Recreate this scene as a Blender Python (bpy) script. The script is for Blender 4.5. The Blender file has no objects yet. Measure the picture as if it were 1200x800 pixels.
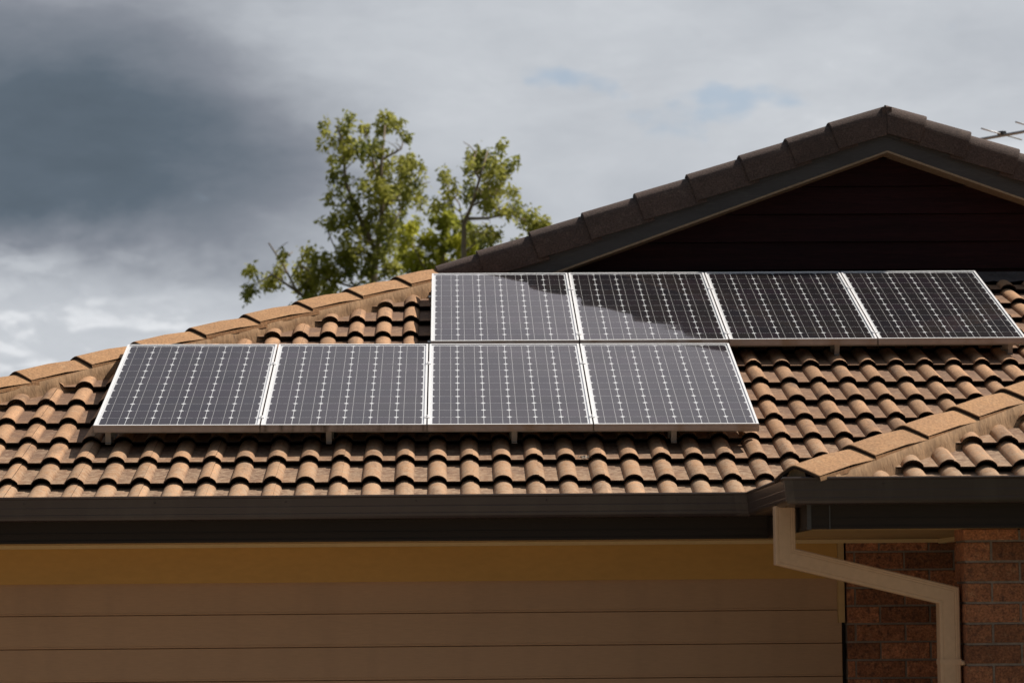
import bpy, bmesh, math, random
from mathutils import Vector, Matrix, Euler
random.seed(7)
scene = bpy.context.scene
C = scene.collection
rad = math.radians

# ------------------------------------------------------------------ camera
CAM_Z = 2.0
def make_camera():
    yaw, pitch, roll = 0.022117, 0.091862, -0.008056
    fw = Vector((math.sin(yaw)*math.cos(pitch), math.cos(yaw)*math.cos(pitch), math.sin(pitch)))
    r0 = Vector((math.cos(yaw), -math.sin(yaw), 0))
    u0 = r0.cross(fw)
    rt = math.cos(roll)*r0 + math.sin(roll)*u0
    up = -math.sin(roll)*r0 + math.cos(roll)*u0
    cd = bpy.data.cameras.new("camera")
    cam = bpy.data.objects.new("camera", cd); C.objects.link(cam)
    m = Matrix.Identity(4)
    for i in range(3):
        m[i][0] = rt[i]; m[i][1] = up[i]; m[i][2] = -fw[i]
    m[2][3] = CAM_Z
    cam.matrix_world = m
    cd.sensor_width = 36; cd.lens = 3403.1/1200*36
    cd.clip_start = 0.1; cd.clip_end = 2000
    cd.dof.use_dof = True; cd.dof.focus_distance = 14.6; cd.dof.aperture_fstop = 5.0
    scene.camera = cam
make_camera()

# ------------------------------------------------------------------ light
SUN_DIR = Vector((0.70, 0.29, 1.0)).normalized()       # towards the sun: high on the right, a touch behind the roof
sun_el = math.asin(SUN_DIR.z); sun_az = math.atan2(SUN_DIR.x, SUN_DIR.y)
sl = bpy.data.lights.new("sun", 'SUN'); sl.energy = 5.0; sl.angle = rad(0.5); sl.color = (1.0, 0.93, 0.83)
so = bpy.data.objects.new("sun", sl); C.objects.link(so)
so.rotation_euler = SUN_DIR.to_track_quat('Z', 'Y').to_euler()
so.location = (20, 0, 30)

scene.view_settings.view_transform = 'Standard'
scene.view_settings.look = 'None'
scene.view_settings.exposure = 0.0
scene.view_settings.gamma = 1.0

# ------------------------------------------------------------------ world: Nishita sky behind a broken cloud deck
def make_world():
    w = bpy.data.worlds.new("World"); scene.world = w; w.use_nodes = True
    nt = w.node_tree; nt.nodes.clear(); N = nt.nodes; L = nt.links
    def node(t, **k):
        n = N.new(t)
        for a, b in k.items(): setattr(n, a, b)
        return n
    def val(x):
        return x
    def mth(op, a, b=None, c=None, clamp=False):
        n = node('ShaderNodeMath', operation=op, use_clamp=clamp)
        for i, v in enumerate((a, b, c)):
            if v is None: continue
            if isinstance(v, (int, float)): n.inputs[i].default_value = v
            else: L.new(v, n.inputs[i])
        return n.outputs[0]
    def smooth(x, lo, hi, o0=0.0, o1=1.0):
        n = node('ShaderNodeMapRange', interpolation_type='SMOOTHSTEP')
        L.new(x, n.inputs['Value'])
        n.inputs['From Min'].default_value = lo; n.inputs['From Max'].default_value = hi
        n.inputs['To Min'].default_value = o0; n.inputs['To Max'].default_value = o1
        return n.outputs['Result']
    tc = node('ShaderNodeTexCoord')
    gen = tc.outputs['Generated']
    def noise(scale, detail, sx=1, sy=1, sz=1, loc=(0, 0, 0), rough=0.55):
        mp = node('ShaderNodeMapping'); L.new(gen, mp.inputs['Vector'])
        mp.inputs['Scale'].default_value = (sx, sy, sz); mp.inputs['Location'].default_value = loc
        n = node('ShaderNodeTexNoise'); L.new(mp.outputs[0], n.inputs['Vector'])
        n.inputs['Scale'].default_value = scale; n.inputs['Detail'].default_value = detail
        n.inputs['Roughness'].default_value = rough
        return mth('SUBTRACT', n.outputs['Fac'], 0.5)
    sep = node('ShaderNodeSeparateXYZ'); L.new(gen, sep.inputs[0])
    warp1 = noise(9, 5, 1, 1, 1.6, (3.1, 0, 1.7))
    warp2 = noise(9, 5, 1, 1, 1.6, (8.4, 2, 5.2))
    X = mth('ADD', sep.outputs[0], mth('MULTIPLY', warp1, 0.10))
    Z = mth('ADD', sep.outputs[2], mth('MULTIPLY', warp2, 0.055))
    front = smooth(sep.outputs[1], 0.2, 0.8)
    def blob(cx, cz, ax, az, tilt=0.0):
        dx = mth('SUBTRACT', X, cx)
        dz = mth('SUBTRACT', mth('SUBTRACT', Z, cz), mth('MULTIPLY', dx, tilt))
        q = mth('ADD', mth('POWER', mth('ABSOLUTE', mth('DIVIDE', dx, ax)), 2.0), mth('POWER', mth('ABSOLUTE', mth('DIVIDE', dz, az)), 2.0))
        return mth('MULTIPLY', smooth(q, 0.0, 1.6, 1.0, 0.0), front)
    # general cloud deck brightness, everywhere
    n1 = noise(2.6, 6, 1, 1, 1.8, (0.4, 0, 0.2))
    n2 = noise(16, 6, 1, 1, 2.2, (5, 1, 0), 0.6)
    n3 = noise(60, 4, 1, 1, 2.0, (2, 1, 3), 0.55)
    # sky brighter ahead, dimmer behind: gradient added to cut the ambient fill
    dt = node('ShaderNodeVectorMath', operation='DOT_PRODUCT'); L.new(gen, dt.inputs[0]); dt.inputs[1].default_value = Vector((0.45, 0.80, 0.35)).normalized()
    base = mth('ADD', mth('ADD', mth('ADD', mth('MULTIPLY_ADD', dt.outputs['Value'], 0.23, 0.325), mth('MULTIPLY', n1, 0.35)), mth('MULTIPLY', n2, 0.26)), mth('MULTIPLY', n3, 0.05))
    ramp = mth('MULTIPLY', mth('MULTIPLY', smooth(sep.outputs[0], -0.125, 0.005), 0.35), front)
    v = mth('ADD', base, ramp)
    v = mth('SUBTRACT', v, mth('MULTIPLY', blob(-0.19, 0.156, 0.165, 0.048, 0.02), 0.265))    # slate storm cloud
    v = mth('SUBTRACT', v, mth('MULTIPLY', blob(-0.075, 0.140, 0.105, 0.032, -0.22), 0.18))
    v = mth('ADD', v, mth('MULTIPLY', blob(-0.125, 0.094, 0.15, 0.034, -0.10), 0.42))      # bright cumulus under it
    v = mth('SUBTRACT', v, mth('MULTIPLY', blob(0.215, 0.19, 0.07, 0.05, 0.0), 0.05))
    # long soft streaks and finer billows through the whole deck
    mp4 = node('ShaderNodeMapping'); L.new(gen, mp4.inputs['Vector']); mp4.inputs['Rotation'].default_value = (0, rad(14), 0); mp4.inputs['Scale'].default_value = (1, 1, 3.0)
    n4 = node('ShaderNodeTexNoise'); L.new(mp4.outputs[0], n4.inputs['Vector']); n4.inputs['Scale'].default_value = 11; n4.inputs['Detail'].default_value = 9
    n4.inputs['Roughness'].default_value = 0.62; n4.inputs['Distortion'].default_value = 0.6
    v = mth('ADD', v, mth('MULTIPLY', mth('SUBTRACT', n4.outputs['Fac'], 0.5), 0.30))
    n5 = node('ShaderNodeTexNoise'); L.new(mp4.outputs[0], n5.inputs['Vector']); n5.inputs['Scale'].default_value = 34; n5.inputs['Detail'].default_value = 8
    n5.inputs['Roughness'].default_value = 0.6; n5.inputs['Distortion'].default_value = 0.4
    v = mth('ADD', v, mth('MULTIPLY', smooth(n5.outputs['Fac'], 0.44, 0.66, -0.5, 0.5), mth('ADD', mth('MULTIPLY', blob(-0.15, 0.095, 0.14, 0.035, -0.12), 0.13), 0.03)))
    cr = node('ShaderNodeValToRGB'); L.new(v, cr.inputs[0])
    e = cr.color_ramp.elements
    e[0].position = 0.0; e[0].color = (0.092, 0.120, 0.150, 1)
    e[1].position = 1.0; e[1].color = (0.76, 0.78, 0.81, 1)
    for p, c in ((0.16, (0.115, 0.147, 0.184, 1)), (0.45, (0.240, 0.262, 0.305, 1)), (0.75, (0.490, 0.518, 0.560, 1)), (0.9, (0.585, 0.612, 0.650, 1))):
        el = cr.color_ramp.elements.new(p); el.color = c
    cl = node('ShaderNodeVectorMath', operation='SCALE'); L.new(cr.outputs[0], cl.inputs[0]); cl.inputs['Scale'].default_value = 10.0
    sky = node('ShaderNodeTexSky', sky_type='NISHITA'); sky.sun_disc = False
    sky.sun_elevation = sun_el; sky.sun_rotation = sun_az
    sky.air_density = 1.0; sky.dust_density = 1.2
    # thin gaps that let the blue through
    gap = mth('ADD', noise(26, 4, 1, 1, 1.7, (1.5, 0.3, 0.6), 0.5), -0.06)
    gm = mth('ADD', mth('MULTIPLY', blob(0.095, 0.170, 0.055, 0.020, -0.12), 0.20), mth('MULTIPLY', blob(0.035, 0.183, 0.025, 0.010, 0.0), 0.20))
    g = smooth(mth('ADD', gap, gm), 0.15, 0.30, 0.0, 0.55)
    mix = node('ShaderNodeMixRGB'); L.new(g, mix.inputs[0]); L.new(cl.outputs[0], mix.inputs[1]); L.new(sky.outputs[0], mix.inputs[2])
    bg = node('ShaderNodeBackground'); L.new(mix.outputs[0], bg.inputs[0]); bg.inputs[1].default_value = 0.1
    out = node('ShaderNodeOutputWorld'); L.new(bg.outputs[0], out.inputs[0])
make_world()

# ------------------------------------------------------------------ helpers
class MB:
    def __init__(s): s.v = []; s.f = []; s.m = []; s.sm = []
    def pt(s, p): s.v.append(tuple(p)); return len(s.v)-1
    def face(s, pts, mi=0, smooth=False):
        s.f.append([s.pt(p) for p in pts]); s.m.append(mi); s.sm.append(smooth)
    def grid(s, rows, mi=0, smooth=False, close=False):
        ids = [[s.pt(p) for p in r] for r in rows]
        for a, b in zip(ids[:-1], ids[1:]):
            n = len(a)
            for j in range(n if close else n-1):
                k = (j+1) % n
                s.f.append([a[j], a[k], b[k], b[j]]); s.m.append(mi); s.sm.append(smooth)
        return ids
    def box(s, x0, y0, z0, x1, y1, z1, mi=0):
        P = [Vector((x, y, z)) for z in (z0, z1) for y in (y0, y1) for x in (x0, x1)]
        for q in ((0, 2, 3, 1), (4, 5, 7, 6), (0, 1, 5, 4), (2, 6, 7, 3), (0, 4, 6, 2), (1, 3, 7, 5)):
            s.face([P[i] for i in q], mi)
    def tube(s, pts, r, n=6, mi=0, smooth=True, cap=True):
        pts = [Vector(p) for p in pts]
        if not isinstance(r, (list, tuple)): r = [r]*len(pts)
        rows = []
        for i, p in enumerate(pts):
            d = (pts[min(i+1, len(pts)-1)]-pts[max(i-1, 0)]).normalized()
            a = d.orthogonal().normalized() if abs(d.z) > 0.9 else d.cross(Vector((0, 0, 1))).normalized()
            b = d.cross(a)
            rows.append([p+(a*math.cos(2*math.pi*k/n)+b*math.sin(2*math.pi*k/n))*r[i] for k in range(n)])
        ids = s.grid(rows, mi, smooth, close=True)
        if cap:
            s.f.append(list(reversed(ids[0]))); s.m.append(mi); s.sm.append(False)
            s.f.append(ids[-1]); s.m.append(mi); s.sm.append(False)
    def mesh(s, name, mats):
        me = bpy.data.meshes.new(name); me.from_pydata(s.v, [], s.f)
        for m in (mats if isinstance(mats, (list, tuple)) else [mats]): me.materials.append(m)
        me.polygons.foreach_set('material_index', s.m)
        me.polygons.foreach_set('use_smooth', s.sm)
        me.update(); return me
    def build(s, name, mats, parent=None, **k):
        return link(name, s.mesh(name, mats), parent, **k)

def recalc(me):
    bm = bmesh.new(); bm.from_mesh(me); bmesh.ops.remove_doubles(bm, verts=bm.verts, dist=1e-5)
    bmesh.ops.recalc_face_normals(bm, faces=bm.faces); bm.to_mesh(me); bm.free(); me.update(); return me

def link(name, me, parent=None, label=None, cat=None, group=None, kind=None, mat=None):
    o = bpy.data.objects.new(name, me); C.objects.link(o)
    if parent is not None: o.parent = parent
    if mat is not None: o.matrix_local = mat
    for k, v in (('label', label), ('category', cat), ('group', group), ('kind', kind)):
        if v: o[k] = v
    return o
def empty(name, loc=(0, 0, 0), **k):
    o = link(name, None, None, **k); o.location = loc; o.empty_display_size = 0.2; return o

# ------------------------------------------------------------------ materials
def mat(name, col, rough=0.7, metal=0.0, spec=0.5):
    m = bpy.data.materials.new(name); m.use_nodes = True
    b = m.node_tree.nodes['Principled BSDF']
    b.inputs['Base Color'].default_value = (*col, 1); b.inputs['Roughness'].default_value = rough
    b.inputs['Metallic'].default_value = metal; b.inputs['Specular IOR Level'].default_value = spec
    return m
def surf(name, c1, c2, scale=6, detail=6, rough=0.8, c3=None, fine=120, fine_amt=0.25, bump=0.2, bump_scale=150, rnd=0.12,
         stretch=(1, 1, 1), spec=0.4, coords='Object', metal=0.0, streak=None, bump_dist=0.002):
    """mottled weathered surface: two tones by noise, fine speckle, per-object tint, fine relief"""
    m = bpy.data.materials.new(name); m.use_nodes = True; nt = m.node_tree; N = nt.nodes; L = nt.links
    b = N['Principled BSDF']; b.inputs['Roughness'].default_value = rough; b.inputs['Specular IOR Level'].default_value = spec
    b.inputs['Metallic'].default_value = metal
    geo = N.new('ShaderNodeNewGeometry'); oi = N.new('ShaderNodeObjectInfo')
    mp = N.new('ShaderNodeMapping'); mp.inputs['Scale'].default_value = stretch
    L.new(geo.outputs['Position'], mp.inputs['Vector'])
    def nz(s, d, r=0.6):
        n = N.new('ShaderNodeTexNoise'); n.inputs['Scale'].default_value = s; n.inputs['Detail'].default_value = d
        n.inputs['Roughness'].default_value = r; L.new(mp.outputs[0], n.inputs['Vector']); return n.outputs['Fac']
    def mr(x, a, c, o0=0, o1=1):
        n = N.new('ShaderNodeMapRange'); L.new(x, n.inputs[0]); n.inputs[1].default_value = a; n.inputs[2].default_value = c
        n.inputs[3].default_value = o0; n.inputs[4].default_value = o1; return n.outputs[0]
    def mix(f, a, c, mode='MIX'):
        n = N.new('ShaderNodeMixRGB'); n.blend_type = mode
        for i, v in ((0, f), (1, a), (2, c)):
            if isinstance(v, (int, float)): n.inputs[i].default_value = v
            elif isinstance(v, tuple): n.inputs[i].default_value = (*v, 1)
            else: L.new(v, n.inputs[i])
        return n.outputs[0]
    col = mix(mr(nz(scale, detail), 0.36, 0.66), c1, c2)
    if c3 is not None:
        col = mix(mr(nz(scale*3.3, 6, 0.7), 0.55, 0.75), col, c3)
    if streak is not None:
        mp2 = N.new('ShaderNodeMapping'); mp2.inputs['Scale'].default_value = streak[1]; L.new(geo.outputs['Position'], mp2.inputs['Vector'])
        n = N.new('ShaderNodeTexNoise'); n.inputs['Scale'].default_value = 1.0; n.inputs['Detail'].default_value = 5
        L.new(mp2.outputs[0], n.inputs['Vector'])
        col = mix(mr(n.outputs['Fac'], 0.5, 0.72, 0, streak[2]), col, streak[0])
    f = mr(nz(fine, 3), 0.3, 0.7, 1-fine_amt, 1+fine_amt)
    r = mr(oi.outputs['Random'], 0, 1, 1-rnd, 1+rnd)
    mm = N.new('ShaderNodeMath'); mm.operation = 'MULTIPLY'; L.new(f, mm.inputs[0]); L.new(r, mm.inputs[1])
    vm = N.new('ShaderNodeVectorMath'); vm.operation = 'SCALE'; L.new(col, vm.inputs[0]); L.new(mm.outputs[0], vm.inputs['Scale'])
    L.new(vm.outputs[0], b.inputs['Base Color'])
    if bump:
        bp = N.new('ShaderNodeBump'); bp.inputs['Strength'].default_value = bump; bp.inputs['Distance'].default_value = bump_dist
        L.new(nz(bump_scale, 4), bp.inputs['Height']); L.new(bp.outputs[0], b.inputs['Normal'])
    return m

M = {}
M['cap'] = surf('hip_cap_concrete', (0.43, 0.235, 0.112), (0.38, 0.208, 0.104), 5, rough=0.9, c3=(0.47, 0.29, 0.155), fine=90, fine_amt=0.32, bump=0.5, bump_scale=160, rnd=0.08)
M['mortar_bed'] = surf('hip_mortar', (0.40, 0.245, 0.135), (0.31, 0.19, 0.105), 9, rough=0.95, c3=(0.15, 0.095, 0.06), fine=60, fine_amt=0.2, bump=0.7, bump_scale=60, rnd=0.05, stretch=(1, 1, 0.35), bump_dist=0.006)
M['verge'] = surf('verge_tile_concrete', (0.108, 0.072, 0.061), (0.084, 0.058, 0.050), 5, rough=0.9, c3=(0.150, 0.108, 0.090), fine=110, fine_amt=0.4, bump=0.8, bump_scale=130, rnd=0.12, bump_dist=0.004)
M['gutter'] = surf('gutter_paint', (0.047, 0.028, 0.025), (0.038, 0.023, 0.021), 2.5, rough=0.33, fine=50, fine_amt=0.08, bump=0.05, bump_scale=8, rnd=0.03, stretch=(0.3, 1, 3), spec=0.5, streak=((0.075, 0.055, 0.045), (7, 7, 1.2), 0.5))
M['gutter_join'] = surf('gutter_joint_metal', (0.085, 0.062, 0.052), (0.060, 0.042, 0.036), 18, rough=0.4, fine=50, fine_amt=0.1, bump=0.05, bump_scale=8, rnd=0.03)
M['fascia'] = surf('fascia_paint', (0.030, 0.019, 0.0135), (0.023, 0.015, 0.011), 2.5, rough=0.6, spec=0.25, fine=50, fine_amt=0.08, bump=0.04, bump_scale=8, rnd=0.03, stretch=(0.3, 1, 3))
M['barge'] = surf('barge_paint', (0.072, 0.066, 0.066), (0.058, 0.052, 0.052), 4, rough=0.65, c3=(0.09, 0.085, 0.08), fine=60, fine_amt=0.12, bump=0.1, bump_scale=30, rnd=0.03, stretch=(0.4, 1, 3))
M['cream'] = surf('cream_paint', (0.52, 0.325, 0.14), (0.48, 0.30, 0.13), 2, rough=0.6, fine=40, fine_amt=0.05, bump=0.08, bump_scale=20, rnd=0.02, stretch=(0.4, 1, 1))
M['beam'] = surf('garage_beam_paint', (0.55, 0.29, 0.075), (0.51, 0.27, 0.070), 1.5, rough=0.6, fine=40, fine_amt=0.05, bump=0.08, bump_scale=20, rnd=0.02, stretch=(0.4, 1, 1), streak=((0.42, 0.23, 0.06), (1.5, 1, 6), 0.4))
M['door'] = surf('garage_door_paint', (0.47, 0.275, 0.155), (0.43, 0.255, 0.145), 1.5, rough=0.55, fine=140, fine_amt=0.06, bump=0.25, bump_scale=90, rnd=0.03, stretch=(0.12, 1, 1.5), streak=((0.35, 0.205, 0.12), (6, 1, 1.2), 0.35))
M['pipe'] = surf('downpipe_paint', (0.60, 0.385, 0.24), (0.56, 0.36, 0.225), 3, rough=0.5, fine=40, fine_amt=0.05, bump=0.05, bump_scale=15, rnd=0.02)
M['brick'] = surf('brick_clay', (0.36, 0.140, 0.066), (0.26, 0.098, 0.048), 14, rough=0.9, c3=(0.42, 0.21, 0.11), fine=110, fine_amt=0.5, bump=0.9, bump_scale=90, rnd=0.38, bump_dist=0.005, streak=((0.07, 0.035, 0.03), (45, 45, 45), 0.75))
M['mortar'] = surf('brick_mortar', (0.27, 0.205, 0.165), (0.20, 0.155, 0.125), 12, rough=0.95, fine=90, fine_amt=0.2, bump=0.6, bump_scale=80, rnd=0)
M['board'] = surf('gable_board_paint', (0.028, 0.0085, 0.0090), (0.018, 0.0060, 0.0068), 6, rough=0.7, c3=(0.034, 0.012, 0.011), fine=60, fine_amt=0.3, bump=0.3, bump_scale=40, rnd=0.15, stretch=(0.15, 1, 3), spec=0.12)
M['lead'] = surf('lead_flashing', (0.085, 0.075, 0.075), (0.06, 0.05, 0.05), 8, rough=0.7, c3=(0.16, 0.09, 0.06), fine=60, bump=0.8, bump_scale=25, bump_dist=0.01)
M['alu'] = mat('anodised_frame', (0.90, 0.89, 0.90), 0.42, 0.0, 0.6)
M['alu2'] = surf('frame_side_shade', (0.38, 0.33, 0.315), (0.34, 0.295, 0.28), 9, rough=0.45, fine=40, fine_amt=0.06, bump=0.05, bump_scale=30, rnd=0.06, spec=0.5, streak=((0.26, 0.18, 0.12), (9, 9, 3), 0.7))  # same aluminium as the top lip, darkened to carry the sides' shade
M['alu3'] = surf('grimy_frame_side', (0.36, 0.31, 0.29), (0.30, 0.25, 0.23), 9, rough=0.6, fine=60, fine_amt=0.15, rnd=0.0, streak=((0.07, 0.05, 0.035), (26, 5, 5), 0.95))  # grime streaks on a base darkened for shade like the other sides
M['trim'] = surf('trim_lit_paint', (0.74, 0.52, 0.27), (0.70, 0.49, 0.25), 3, rough=0.45, fine=40, fine_amt=0.04, bump=0)  # paler than the cream: light on the soffit edge put into the colour
M['patch'] = surf('pale_mortar_crumbs', (0.62, 0.55, 0.46), (0.45, 0.38, 0.30), 60, rough=0.95, fine=150, bump=0.8, bump_scale=120)
M['weed'] = mat('dark_weed', (0.020, 0.026, 0.010), 0.8)
M['galv'] = mat('bracket_metal', (0.24, 0.24, 0.24), 0.4, 0.6)
M['backsheet'] = mat('panel_backsheet', (0.86, 0.86, 0.88), 0.6)
M['silver'] = mat('cell_busbar', (0.55, 0.53, 0.52), 0.45, 0.2)
M['antenna'] = mat('antenna_aluminium', (0.36, 0.36, 0.37), 0.45, 0.5)
M['black'] = mat('black_plastic', (0.02, 0.02, 0.02), 0.5)
M['render'] = surf('rendered_wall', (0.40, 0.30, 0.20), (0.36, 0.27, 0.18), 2, bump=0.2)
M['edge'] = surf('tile_edge_grime_shade', (0.040, 0.024, 0.018), (0.026, 0.017, 0.014), 20, rough=0.95, fine=90, bump=0.3)  # near-black: shade under lips and cap ends painted in, along with grime
M['raking'] = surf('gable_lining_paint', (0.33, 0.235, 0.15), (0.30, 0.21, 0.135), 3, rough=0.6, bump=0)
M['under'] = mat('roof_sarking', (0.03, 0.022, 0.018), 0.95)
M['bark'] = surf('gum_bark', (0.34, 0.27, 0.20), (0.20, 0.15, 0.11), 5, fine=20, bump=0.3, bump_scale=20)
M['ground'] = surf('lawn_ground', (0.045, 0.065, 0.022), (0.075, 0.075, 0.035), 0.7, rough=0.95, c3=(0.10, 0.085, 0.05), fine=25, bump=0.5, bump_scale=20)
M['drive'] = surf('driveway_concrete', (0.40, 0.33, 0.26), (0.34, 0.28, 0.22), 1.2, rough=0.9, fine=60, bump=0.3, bump_scale=60)

def cell_mat():
    m = bpy.data.materials.new('silicon_cell'); m.use_nodes = True; nt = m.node_tree; N = nt.nodes; L = nt.links
    b = N['Principled BSDF']; oi = N.new('ShaderNodeObjectInfo'); cr = N.new('ShaderNodeValToRGB'); L.new(oi.outputs['Random'], cr.inputs[0])
    cr.color_ramp.elements[0].color = (0.006, 0.004, 0.010, 1); cr.color_ramp.elements[1].color = (0.014, 0.007, 0.015, 1)
    e = cr.color_ramp.elements.new(0.5); e.color = (0.009, 0.006, 0.008, 1)
    L.new(cr.outputs[0], b.inputs['Base Color']); b.inputs['Roughness'].default_value = 0.6; b.inputs['Specular IOR Level'].default_value = 0.08
    return m
M['cell'] = cell_mat()
def glass_mat():
    m = bpy.data.materials.new('solar_glass'); m.use_nodes = True; nt = m.node_tree; N = nt.nodes; L = nt.links
    N.remove(N['Principled BSDF']); out = N['Material Output']
    tr = N.new('ShaderNodeBsdfTransparent'); tr.inputs[0].default_value = (0.96, 0.97, 0.97, 1)
    gl = N.new('ShaderNodeBsdfGlossy'); gl.inputs['Roughness'].default_value = 0.045; gl.inputs[0].default_value = (1, 0.91, 0.93, 1)
    geo = N.new('ShaderNodeNewGeometry')
    # Schlick reflectance, the same from both sides of the pane
    dp = N.new('ShaderNodeVectorMath'); dp.operation = 'DOT_PRODUCT'; L.new(geo.outputs['Incoming'], dp.inputs[0]); L.new(geo.outputs['Normal'], dp.inputs[1])
    ab = N.new('ShaderNodeMath'); ab.operation = 'ABSOLUTE'; L.new(dp.outputs['Value'], ab.inputs[0])
    om = N.new('ShaderNodeMath'); om.operation = 'SUBTRACT'; om.inputs[0].default_value = 1.0; L.new(ab.outputs[0], om.inputs[1])
    pw = N.new('ShaderNodeMath'); pw.operation = 'POWER'; L.new(om.outputs[0], pw.inputs[0]); pw.inputs[1].default_value = 5.0
    fr = N.new('ShaderNodeMath'); fr.operation = 'MULTIPLY_ADD'; L.new(pw.outputs[0], fr.inputs[0]); fr.inputs[1].default_value = 0.965; fr.inputs[2].default_value = 0.035
    nz = N.new('ShaderNodeTexNoise'); nz.inputs['Scale'].default_value = 3.0; nz.inputs['Detail'].default_value = 4; L.new(geo.outputs['Position'], nz.inputs['Vector'])
    nb = N.new('ShaderNodeTexNoise'); nb.inputs['Scale'].default_value = 1.7; nb.inputs['Detail'].default_value = 2; L.new(geo.outputs['Position'], nb.inputs['Vector'])
    bp = N.new('ShaderNodeBump'); bp.inputs['Strength'].default_value = 0.35; bp.inputs['Distance'].default_value = 0.012; L.new(nb.outputs['Fac'], bp.inputs['Height']); L.new(bp.outputs[0], gl.inputs['Normal'])
    mx = N.new('ShaderNodeMixShader'); L.new(fr.outputs[0], mx.inputs[0]); L.new(tr.outputs[0], mx.inputs[1]); L.new(gl.outputs[0], mx.inputs[2])
    # thin uneven dust film
    df = N.new('ShaderNodeBsdfDiffuse'); df.inputs[0].default_value = (0.45, 0.38, 0.32, 1)
    mr = N.new('ShaderNodeMapRange'); L.new(nz.outputs['Fac'], mr.inputs[0]); mr.inputs[1].default_value = 0.3; mr.inputs[2].default_value = 0.75
    mr.inputs[3].default_value = 0.0015; mr.inputs[4].default_value = 0.010
    m2 = N.new('ShaderNodeMixShader'); L.new(mr.outputs[0], m2.inputs[0]); L.new(mx.outputs[0], m2.inputs[1]); L.new(df.outputs[0], m2.inputs[2])
    L.new(m2.outputs[0], out.inputs[0]); return m
M['glass'] = glass_mat()

def tile_mat():
    m = surf('roof_tile_concrete', (0.51, 0.292, 0.160), (0.395, 0.218, 0.114), 3.2, rough=0.88, c3=(0.29, 0.165, 0.10), fine=110, fine_amt=0.28, bump=0.5, bump_scale=140, rnd=0.20, streak=((0.16, 0.095, 0.062), (16, 3.0, 3.0), 0.75))
    nt = m.node_tree; N = nt.nodes; L = nt.links; b = N['Principled BSDF']
    src = b.inputs['Base Color'].links[0].from_socket
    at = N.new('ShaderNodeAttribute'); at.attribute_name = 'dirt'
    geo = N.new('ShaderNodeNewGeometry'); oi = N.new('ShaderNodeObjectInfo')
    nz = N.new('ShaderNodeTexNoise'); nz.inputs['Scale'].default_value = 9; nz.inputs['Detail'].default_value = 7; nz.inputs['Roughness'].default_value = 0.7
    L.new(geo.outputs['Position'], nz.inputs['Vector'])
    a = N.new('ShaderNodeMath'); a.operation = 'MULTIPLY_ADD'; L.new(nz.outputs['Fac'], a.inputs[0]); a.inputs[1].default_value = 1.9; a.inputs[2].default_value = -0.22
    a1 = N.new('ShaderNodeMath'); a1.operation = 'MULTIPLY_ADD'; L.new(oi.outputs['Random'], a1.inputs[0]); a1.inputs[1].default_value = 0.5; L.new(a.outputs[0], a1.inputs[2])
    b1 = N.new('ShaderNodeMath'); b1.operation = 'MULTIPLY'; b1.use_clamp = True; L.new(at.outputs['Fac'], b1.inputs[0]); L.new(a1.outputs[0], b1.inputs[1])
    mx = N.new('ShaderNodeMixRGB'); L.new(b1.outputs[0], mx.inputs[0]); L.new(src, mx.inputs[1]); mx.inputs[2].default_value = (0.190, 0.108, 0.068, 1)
    # pale lichen bloom, patchy, mostly near the eave
    n2 = N.new('ShaderNodeTexNoise'); n2.inputs['Scale'].default_value = 30; n2.inputs['Detail'].default_value = 6; n2.inputs['Roughness'].default_value = 0.75
    L.new(geo.outputs['Position'], n2.inputs['Vector'])
    n4 = N.new('ShaderNodeSeparateXYZ'); L.new(geo.outputs['Position'], n4.inputs[0])
    ev = N.new('ShaderNodeMapRange'); L.new(n4.outputs[2], ev.inputs[0]); ev.inputs[1].default_value = 2.45; ev.inputs[2].default_value = 2.95; ev.inputs[3].default_value = 0.17; ev.inputs[4].default_value = 0.0
    ad = N.new('ShaderNodeMath'); ad.operation = 'ADD'; L.new(n2.outputs['Fac'], ad.inputs[0]); L.new(ev.outputs[0], ad.inputs[1])
    r2 = N.new('ShaderNodeMapRange'); L.new(ad.outputs[0], r2.inputs[0]); r2.inputs[1].default_value = 0.53; r2.inputs[2].default_value = 0.72; r2.inputs[4].default_value = 0.75
    m2 = N.new('ShaderNodeMixRGB'); L.new(r2.outputs[0], m2.inputs[0]); L.new(mx.outputs[0], m2.inputs[1]); m2.inputs[2].default_value = (0.46, 0.325, 0.215, 1)
    L.new(m2.outputs[0], b.inputs['Base Color']); return m
M['tile'] = tile_mat()

def leaf_mat(name, c1, c2):
    m = bpy.data.materials.new(name); m.use_nodes = True; nt = m.node_tree; N = nt.nodes; L = nt.links
    b = N['Principled BSDF']; out = N['Material Output']
    at = N.new('ShaderNodeAttribute'); at.attribute_name = 'tint'
    mx = N.new('ShaderNodeMixRGB'); L.new(at.outputs['Fac'], mx.inputs[0]); mx.inputs[1].default_value = (*c1, 1); mx.inputs[2].default_value = (*c2, 1)
    L.new(mx.outputs[0], b.inputs['Base Color']); b.inputs['Roughness'].default_value = 0.5; b.inputs['Specular IOR Level'].default_value = 0.35
    t = N.new('ShaderNodeBsdfTranslucent'); g = N.new('ShaderNodeGamma'); g.inputs[1].default_value = 0.70; L.new(mx.outputs[0], g.inputs[0]); L.new(g.outputs[0], t.inputs[0])
    ms = N.new('ShaderNodeMixShader'); ms.inputs[0].default_value = 0.55; L.new(b.outputs[0], ms.inputs[1]); L.new(t.outputs[0], ms.inputs[2])
    L.new(ms.outputs[0], out.inputs[0]); return m

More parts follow.
